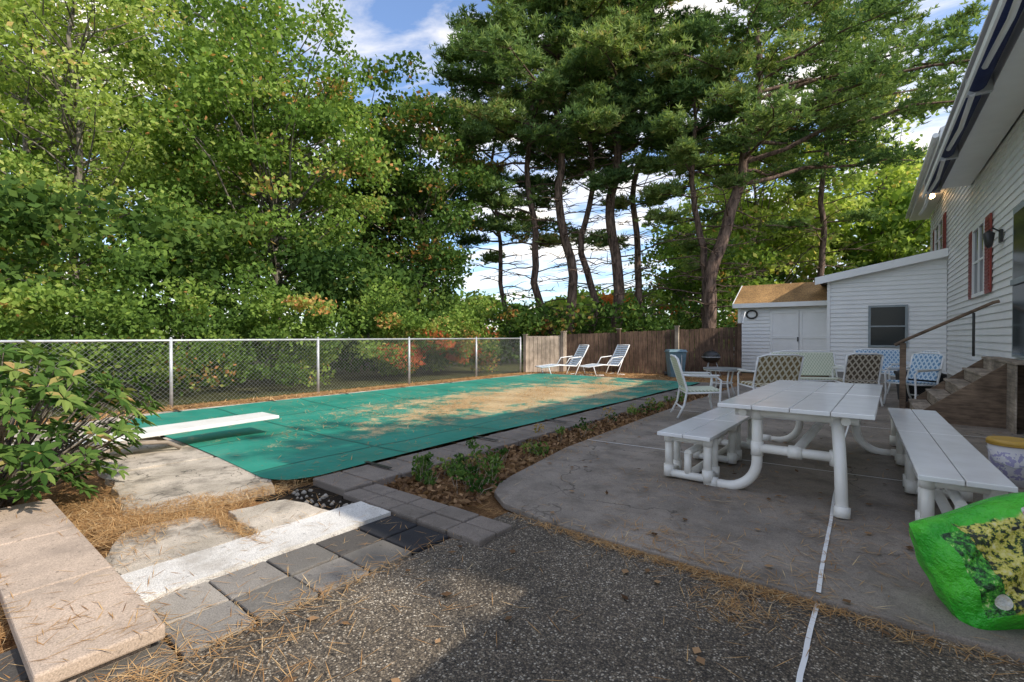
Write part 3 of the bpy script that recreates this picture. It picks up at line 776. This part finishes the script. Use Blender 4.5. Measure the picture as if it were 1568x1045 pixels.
broadleaf('maple_tree',16.5,33,16,6.2,3,180,150,m_yel,.33,.25,rc=(.8,1.5),tone=.5)
broadleaf('maple_tree',26,34,17,6.2,3,160,140,m_yel,.33,.25,rc=(.8,1.5),tone=.45)
broadleaf('maple_tree',12,30,9,4.5,1.5,100,140,m_maple,.28,.2,rc=(.8,1.4),tone=.5)
broadleaf('maple_tree',36,38,17,7,3,110,110,m_yel,.4,.25,rc=(.9,1.7))
# unseen tree added beyond the house to cast dappled shade on the pool
broadleaf('added_shade_oak',0,0,13.6,2.3,8.8,40,70,m_maple,.36,.22,rc=(.6,1.1),ab=(11.0,5.6))
def mass(name,pts,nlf,leaf,mat,tone=.5,tv=.15,asp=.7,zs=.6,par=None):
    C=[];T=[]
    for (x,y,z,r_) in pts:
        n=int(nlf*random.uniform(.7,1.2)); P=rng.normal(size=(n,3)); P/=np.linalg.norm(P,axis=1)[:,None]; P*=(rng.random((n,1))**.4)*r_; P[:,2]*=zs
        Q=P+np.array([x,y,z]); Q=Q[Q[:,2]>.0]; C.append(Q); T.append(np.clip(tone+random.gauss(0,tv)+rng.normal(size=len(Q))*.12,0,1))
    return quads(name,np.concatenate(C),leaf,leaf*asp,np.concatenate(T),mat,par)
pts=[]
for i in range(230):
    b=random.uniform(-6,13.5); x=-11.3-abs(random.gauss(0,1.1)); h=random.uniform(.2,2.1)+(random.random()<.3)*random.uniform(0,1.2)
    pts.append((x,b,h,random.uniform(.3,.75)))
mass('hedge_shrubs',pts,240,.105,m_maple,.45,.2)
pts=[(-13.5-random.uniform(0,2.5),random.uniform(-8,15),random.uniform(.3,4.2),random.uniform(.7,1.2)) for i in range(150)]
mass('understorey_thicket',pts,170,.20,m_dark,.45,.15)
p0=[];
for i in range(38):
    b=random.uniform(8.8,13.2); p0.append((-11.15-random.uniform(0,.9),b,random.uniform(.3,1.35),random.uniform(.25,.5)))
mass('red_burning_bush',p0,130,.10,m_red,.5,.2)
pts=[]
for i in range(150):
    l=random.uniform(-6,14); d=random.uniform(21,29); a,b=W(l,d); pts.append((a,b,random.uniform(.3,2.6),random.uniform(.6,1.2)))
mass('woodland_shrubs',pts,110,.22,m_dark,.5,.2)
pts=[]
for i in range(520):
    th=R(random.uniform(-62,62)); dd=random.uniform(38,62); l=dd*math.sin(th);d=dd*math.cos(th)
    deg=math.degrees(th); hmax=20 if deg<-14 else (10 if deg<-8 else (5 if deg<16 else 13))
    a,b=W(l,d); pts.append((a,b,random.uniform(.3,hmax)*dd/50,random.uniform(1.4,2.6)))
mass('distant_tree_line',pts,105,.60,m_maple,.4,.2)
pts=[]
for i in range(14):
    a,b=W(random.uniform(3,13),random.uniform(34,38)); pts.append((a,b,random.uniform(1,4),random.uniform(.6,1.)))
mass('autumn_bushes',pts,70,.3,m_red,.7,.2)

def pine(l,d,Ht,zc,Rd,tr,path_pts,step=.42,bias=1.,extra=(),lenfac=None):
    bx,by=W(l,d); E=empty('white_pine_tree',(bx,by,0)); g=MB()
    def tp(z):
        P=path_pts
        for i in range(len(P)-1):
            if P[i][1]<=z<=P[i+1][1]:
                t=(z-P[i][1])/(P[i+1][1]-P[i][1]); t=t*t*(3-2*t)*.5+t*.5; o_=P[i][0]+(P[i+1][0]-P[i][0])*t+.13*math.sin(z*1.1+l*3); return Vector((CY*o_,SY*o_,z))
        o_=P[-1][0]; return Vector((CY*o_,SY*o_,z))
    zs=np.linspace(-.2,Ht,26); TP=[tp(max(0,z))+Vector((random.uniform(-.05,.05),random.uniform(-.05,.05),min(0,z))) for z in zs]
    g.tube(TP,[tr*(1-.82*(max(0,z)/Ht)**1.1) for z in zs],m_barkp,10)
    C=[];T=[]; az=random.uniform(0,6)
    def branch(z,az,L,fol,up):
        p=tp(z); dv=Vector((math.cos(az),math.sin(az),0)); pts=[p]; n=6
        sv=Vector((-dv.y,dv.x,0)); wob=random.uniform(-.15,.15)
        for k in range(1,n+1):
            t=k/n; q=p+dv*(L*t)+sv*(L*wob*math.sin(t*3))+Vector((0,0,up*L*t-.12*L*t*t+random.uniform(-.05,.05)*L*.4)); pts.append(q)
        r0=(.018+.0115*L)*(1. if fol else .8); g.tube(pts,[r0*(1-.85*k/n) for k in range(n+1)],m_barkp,5,False)
        if not fol:
            for k in range(5):
                a=pts[random.randint(2,5)]; an=az+random.choice((-1,1))*random.uniform(.5,1.1); e_=a+Vector((math.cos(an),math.sin(an),random.uniform(-.3,.4)))*L*.38; g.tube([a,a.lerp(e_,.5)+Vector((0,0,.06)),e_],[.018,.013,.006],m_barkp,4,False)
            return
        ns=int(5+L*2.4); bt=random.gauss(.5,.18)
        for k in range(ns):
            t=random.uniform(.25,1.02); i=min(n-1,int(t*n)); a=pts[i].lerp(pts[i+1],min(1,t*n-i)); sl=L*.30*(1.15-t)*random.uniform(.5,1.3)+.3
            an=az+random.choice((-1,1))*random.uniform(.4,1.2); e_=a+Vector((math.cos(an),math.sin(an),random.uniform(-.05,.25)))*sl
            g.tube([a,e_],[.012,.005],m_barkp,3,False)
            nt=int(9*bias+sl*9)
            for _ in range(nt):
                q=a.lerp(e_,random.uniform(.2,1.08))+Vector((random.gauss(0,.22),random.gauss(0,.22),random.gauss(.04,.13)))
                C.append(q); T.append(bt+random.gauss(0,.1))
    z=2.2
    while z<Ht-.2:
        az+=2.4+random.uniform(-.4,.4)
        if z<zc: 
            branch(z,az,random.uniform(.9,3.2),False,random.uniform(-.15,.35))
            if random.random()<.22 and z>zc*.6: branch(z,az+1,random.uniform(1.6,3.),True,.1)
            z+=step*.8
        else:
            u=(z-zc)/(Ht-zc); L=Rd*(1-.72*u**1.4)*random.uniform(.65,1.12)*(.7+.3*min(1,u*6))
            if lenfac: L*=lenfac(az)
            branch(z,az,L,True,.12+.35*u+random.uniform(-.1,.12)); z+=step*random.uniform(.45,.85)
    for (z,azz,L,up) in extra: branch(z,azz,L,True,up)
    g.obj('trunk_and_limbs',E)
    C=np.array([tuple(c) for c in C]); T=np.array(T); 
    if len(C)>6200: k=rng.permutation(len(C))[:6200]; C=C[k];T=T[k]
    nb=8
    CC=np.repeat(C,nb,0); D=rng.normal(size=CC.shape); D[:,2]=np.abs(D[:,2])*.8+.15; D/=np.linalg.norm(D,axis=1)[:,None]
    CC=CC+D*.13
    quads('needles',CC,.30,.062,np.repeat(T,nb)+rng.normal(size=len(CC))*.08,m_pine,E,dirs=D)
az_r=math.atan2(SY,CY)
def rt(az): return 1.+.35*max(0,math.cos(az-az_r))
def lf(az): return 1.+.35*max(0,-math.cos(az-az_r))
pine(2.2,25,21,9.6,5.0,.22,[(0,0),(-.9,4),(-1.3,9),(-1.2,21)],lenfac=lf)
pine(3.1,24,22,10.6,4.8,.27,[(0,0),(-.2,4),(-.8,9),(-.8,22)],lenfac=lf)
pine(3.75,24.6,20,10,4.0,.20,[(0,0),(.45,3),(-.2,6),(.35,10),(.3,20)])
pine(5.35,24,23,10.2,4.9,.30,[(0,0),(-.15,4),(-.4,8),(-.1,12),(0,23)])
pine(6.5,24.8,21,9.8,4.6,.20,[(0,0),(.1,4),(-.4,8),(.6,12),(.5,21)])
pine(8.5,21.6,19.5,8.6,5.8,.32,[(0,0),(.35,3),(1.0,6.5),(1.9,9),(2.4,12),(2.6,19.5)],lenfac=rt,
     extra=[(8.0,az_r+.1,8.5,.28),(9.0,az_r-.25,9,.3),(9.8,az_r+.35,8,.28),(10.8,az_r,8.5,.3),(11.8,az_r-.3,7.5,.35),(8.6,az_r+.6,6,.2),(10.3,az_r-.5,9,.2)])
pine(9.0,22.0,15,7.4,3.6,.20,[(0,0),(-.1,3),(-.7,7),(-.9,15)])
pine(.0,26.5,18,6,4.6,.15,[(0,0),(-.5,4),(-1.0,9),(-1,18)],lenfac=lf)
pine(17,27,22,11.5,6.0,.20,[(0,0),(.2,5),(.4,12),(.5,22)],lenfac=rt)

# rhododendron
def rhodo():
    bx,by=W(-3.8,3.5); E=empty('rhododendron_bush',(bx,by,0)); g=MB(); V=[];F=[];T=[]
    for i in range(320):
        th=random.uniform(0,6.283);cc=random.uniform(-.8,1);s_=math.sqrt(1-cc*cc*.95);rr=random.random()**.3
        p=Vector((.97*rr*s_*math.cos(th),.97*rr*s_*math.sin(th),.62+.60*rr*cc+random.uniform(-.1,.1)))
        if i%2==0: g.tube([(random.uniform(-.1,.1),random.uniform(-.1,.1),0),(p.x*.4,p.y*.4,p.z*.45),p],[.014,.009,.004],m_bark,5,False)
        ax=Vector((p.x,p.y,.8)).normalized(); u=ax.cross(Vector((.3,.2,1))).normalized(); w=ax.cross(u); tn=random.gauss(.48,.2)
        nl=random.randint(8,12)
        for k in range(nl):
            an=6.283*k/nl+random.uniform(-.3,.3); lv=random.uniform(.1,.7)
            dr=((u*math.cos(an)+w*math.sin(an))+ax*(lv-.15)).normalized(); L=random.uniform(.07,.125); wd=L*.17
            sd=dr.cross(ax).normalized(); nm=sd.cross(dr); b=p+dr*.01; dp=Vector((0,0,-L*.25))
            q=[b,b+dr*L*.35+sd*wd+nm*.006,b+dr*L*.72+sd*wd*.85+nm*.006+dp*.5,b+dr*L+dp,b+dr*L*.72-sd*wd*.85+nm*.006+dp*.5,b+dr*L*.35-sd*wd+nm*.006]
            k0=len(V); V+=[tuple(x) for x in q]; F+=[(k0,k0+1,k0+2,k0+3),(k0,k0+3,k0+4,k0+5)]; T+=[min(1,max(0,tn+random.gauss(0,.12)+(random.random()<.04)*.5))]*6
    g.obj('stems',E)
    me=bpy.data.meshes.new('leaves'); me.from_pydata(V,[],F); at=me.attributes.new('tone','FLOAT','POINT'); at.data.foreach_set('value',T); me.materials.append(m_rhodo)
    o=bpy.data.objects.new('leaves',me); col.objects.link(o); o.parent=E
rhodo()
def edge_a(b): return np.interp(b,[2.7,3.4,4.6,7.2,17],[-2.45,-2.72,-2.92,-3.04,-3.1])
n=3600; b=2.55+rng.random(n)**1.3*9.5; ea=edge_a(b); a=-3.42+(ea+3.42)*rng.random(n)
z=-.01+.06*rng.random(n)
quads('dead_leaf_bed',np.stack([a,b,z],1),.07,.035,rng.random(n),m_deadleaf,flat=.6)
pts=[];stems=MB()
for i in range(64):
    b_=2.75+abs(random.gauss(0,.6)) if i<38 else random.uniform(3.5,10); e_=float(edge_a(b_)); x_=random.uniform(-3.35,e_-.05);z_=random.uniform(.03,.2); pts.append((x_,b_,z_,random.uniform(.04,.12)))
    for k in range(2):
        dx,dy=random.uniform(-.12,.12),random.uniform(-.12,.12); stems.tube([(x_,b_,-.02),(x_+dx*.5,b_+dy*.5,z_*.8),(x_+dx,b_+dy,z_+random.uniform(0,.1))],[.003,.0025,.0015],m_stepw,4,False)
E=empty('weedy_bed_plants'); mass('leaves',pts,36,.045,m_rhodo,.55,.28,.6,.8,E); stems.obj('dry_stems',E)
def needles(name,a,b,z,L=.11,w=.0035):
    n=len(a); d=rng.normal(size=(n,3)); d[:,2]*=.08; quads(name,np.stack([a,b,z],1),L,w,rng.normal(size=n)*.2+.55,m_needle,flat=.95,dirs=d)
def G(n,ca,cb,sa,sb): return rng.normal(size=n)*sa+ca, rng.normal(size=n)*sb+cb
A=[];B=[]
for (n,ca,cb,sa,sb) in ((5000,-6.0,6.3,.6,1.2),(5000,-6.4,8.8,.8,1.2),(3500,-5.6,10.6,.9,.8),(2500,-6.9,11.9,1.2,.4),(1500,-6.5,5,1.3,1.5),(900,-4.3,8,.15,2.5)):
    a,b=G(n,ca,cb,sa,sb); A.append(a);B.append(b)
A=np.concatenate(A);B=np.concatenate(B);k=(A>-9)&(A<-4.02)&(B>2.1)&(B<12.9)&(np.sin(A*4.1+B*2.3)+np.sin(B*5.7-A*2.9)+rng.normal(size=len(A))*.7>-.35)
A=A[k];B=B[k]; needles('needles_on_cover',A,B,.045+rng.random(len(A))*.03,.10,.007)
def U(n,a0,a1,b0,b1): return a0+(a1-a0)*rng.random(n), b0+(b1-b0)*rng.random(n)
A=[];B=[]
for (n,f) in ((1500,U(1500,-4.3,-3.7,.6,1.5)),(1200,G(1200,-3.97,1.5,.1,.35)),(1600,G(1600,-4.4,.85,.5,.12)),(900,G(900,-2.5,.45,.25,.15)),(2500,U(2500,-7.5,-4,-.2,1.1)),(2600,U(2600,-4.2,-2.9,.0,.3)),
              (550,G(550,-2.1,.6,.3,.4)),(260,U(260,-3.9,-2.2,.3,2.1)),(500,G(500,-3.5,1.34,.25,.03)),(300,G(300,-2.2,1.1,.04,.5))):
    A.append(f[0]);B.append(f[1])
A=np.concatenate(A);B=np.concatenate(B)
Z=np.full(len(A),.012)+rng.random(len(A))*.02
onstep=(A>-4.75)&(A<-2.3)&(B>.27)&(B<.655); Z[onstep]=.119; 
keep=~onstep|(rng.random(len(A))<.12); deck=(A<-2.79)&(B>.66)&~onstep; Z[deck]=.034+rng.random(deck.sum())*.01
needles('fallen_pine_needles',A[keep],B[keep],Z[keep],.12,.0035)
A=[];B=[]
for f in (G(650,-1.2,2.68,.6,.03),G(550,-.5,2.66,.6,.04),G(220,-.6,2.45,.12,.12),G(260,-1.0,2.9,.3,.15),G(160,-.28,3.3,.1,.5),G(300,-1.3,4.1,.4,.35),G(200,.2,3.7,.3,.4),U(900,-2.9,1.2,2.8,12),U(260,-2.2,1.2,.2,2.6),G(1500,-2.95,4.5,.16,2.2),U(500,-4,-3.4,2.2,10)):
    A.append(f[0]);B.append(f[1])
A=np.concatenate(A);B=np.concatenate(B); Z=np.where(B>2.72,.034,.008); Z[(A<-3.4)&(B>2)]=.056; needles('scattered_pine_needles',A,B,Z+rng.random(len(A))*.006,.11,.0035)
a,b=U(230,-2.9,1.4,.2,9); quads('fallen_leaves',np.stack([a,b,np.where(b>2.72,.042,.014)],1),.05,.035,rng.random(230),m_deadleaf,flat=.93)
a1,b1=U(7000,-10.3,-9.35,-1,13.6); a2,b2=U(5500,-9.5,-3.5,13.25,15.5); a=np.concatenate([a1,a2]);b=np.concatenate([b1,b2]); k=(b<13.7+(a+10.4)*.5+1.2); needles('needle_strip',a[k],b[k],.0+rng.random(k.sum())*.03,.14,.014)

# ---------------------------------------------------------------- light, sky, camera
EL=R(39); AZ=R(6)
sd=Vector((math.cos(EL)*math.cos(AZ),math.cos(EL)*math.sin(AZ),math.sin(EL)))
L=bpy.data.lights.new('sun','SUN'); L.energy=5; L.angle=R(.5); L.color=(1,.92,.80)
o=bpy.data.objects.new('sun',L); col.objects.link(o); o.rotation_euler=sd.to_track_quat('Z','Y').to_euler()
w=bpy.data.worlds.new('World'); scene.world=w; w.use_nodes=True; nt=w.node_tree; N=nt.nodes; K=nt.links
bg=N['Background']; sky=N.new('ShaderNodeTexSky'); sky.sky_type='NISHITA'; sky.sun_disc=False; sky.sun_elevation=EL; sky.sun_rotation=R(90)-AZ
tc=N.new('ShaderNodeTexCoord'); sp=N.new('ShaderNodeSeparateXYZ'); K.new(tc.outputs['Generated'],sp.inputs[0])
mx=N.new('ShaderNodeMath'); mx.operation='MAXIMUM'; K.new(sp.outputs[2],mx.inputs[0]); mx.inputs[1].default_value=.06
ad=N.new('ShaderNodeMath'); ad.operation='ADD'; K.new(mx.outputs[0],ad.inputs[0]); ad.inputs[1].default_value=.12
dv=N.new('ShaderNodeVectorMath'); dv.operation='DIVIDE'; K.new(tc.outputs['Generated'],dv.inputs[0]); cb=N.new('ShaderNodeCombineXYZ')
for i in range(3): K.new(ad.outputs[0],cb.inputs[i])
K.new(cb.outputs[0],dv.inputs[1])
mp=N.new('ShaderNodeMapping'); mp.inputs['Scale'].default_value=(1.,1.9,.6); mp.inputs['Location'].default_value=(3.1,.4,0); mp.inputs['Rotation'].default_value=(0,0,R(25)); K.new(dv.outputs[0],mp.inputs[0])
nz=N.new('ShaderNodeTexNoise'); nz.inputs['Scale'].default_value=1.5; nz.inputs['Detail'].default_value=7; nz.inputs['Roughness'].default_value=.58; nz.inputs['Distortion'].default_value=.5; K.new(mp.outputs[0],nz.inputs['Vector'])
cr=N.new('ShaderNodeValToRGB'); cr.color_ramp.elements[0].position=.42; cr.color_ramp.elements[0].color=(0.03,0.03,0.03,1); cr.color_ramp.elements[1].position=.64; cr.color_ramp.elements[1].color=(.95,.95,.95,1); K.new(nz.outputs['Fac'],cr.inputs[0])
ml=N.new('ShaderNodeMixRGB'); ml.blend_type='MULTIPLY'; ml.inputs[0].default_value=1; K.new(sky.outputs[0],ml.inputs[1]); ml.inputs[2].default_value=(1.28,1.5,1.78,1)
mr=N.new('ShaderNodeMixRGB'); K.new(cr.outputs[0],mr.inputs[0]); K.new(ml.outputs[0],mr.inputs[1]); mr.inputs[2].default_value=(9.9,9.3,8.5,1)
K.new(mr.outputs[0],bg.inputs[0]); bg.inputs[1].default_value=.15
cam=bpy.data.cameras.new('camera'); cam.lens=17; cam.sensor_width=36; cam.clip_end=600; cam.clip_start=.05
o=bpy.data.objects.new('camera',cam); col.objects.link(o); o.location=(0,0,1.28); o.rotation_euler=(R(89.42),0,YAW); scene.camera=o
scene.view_settings.view_transform='Standard'; scene.view_settings.look='None'; scene.view_settings.exposure=0
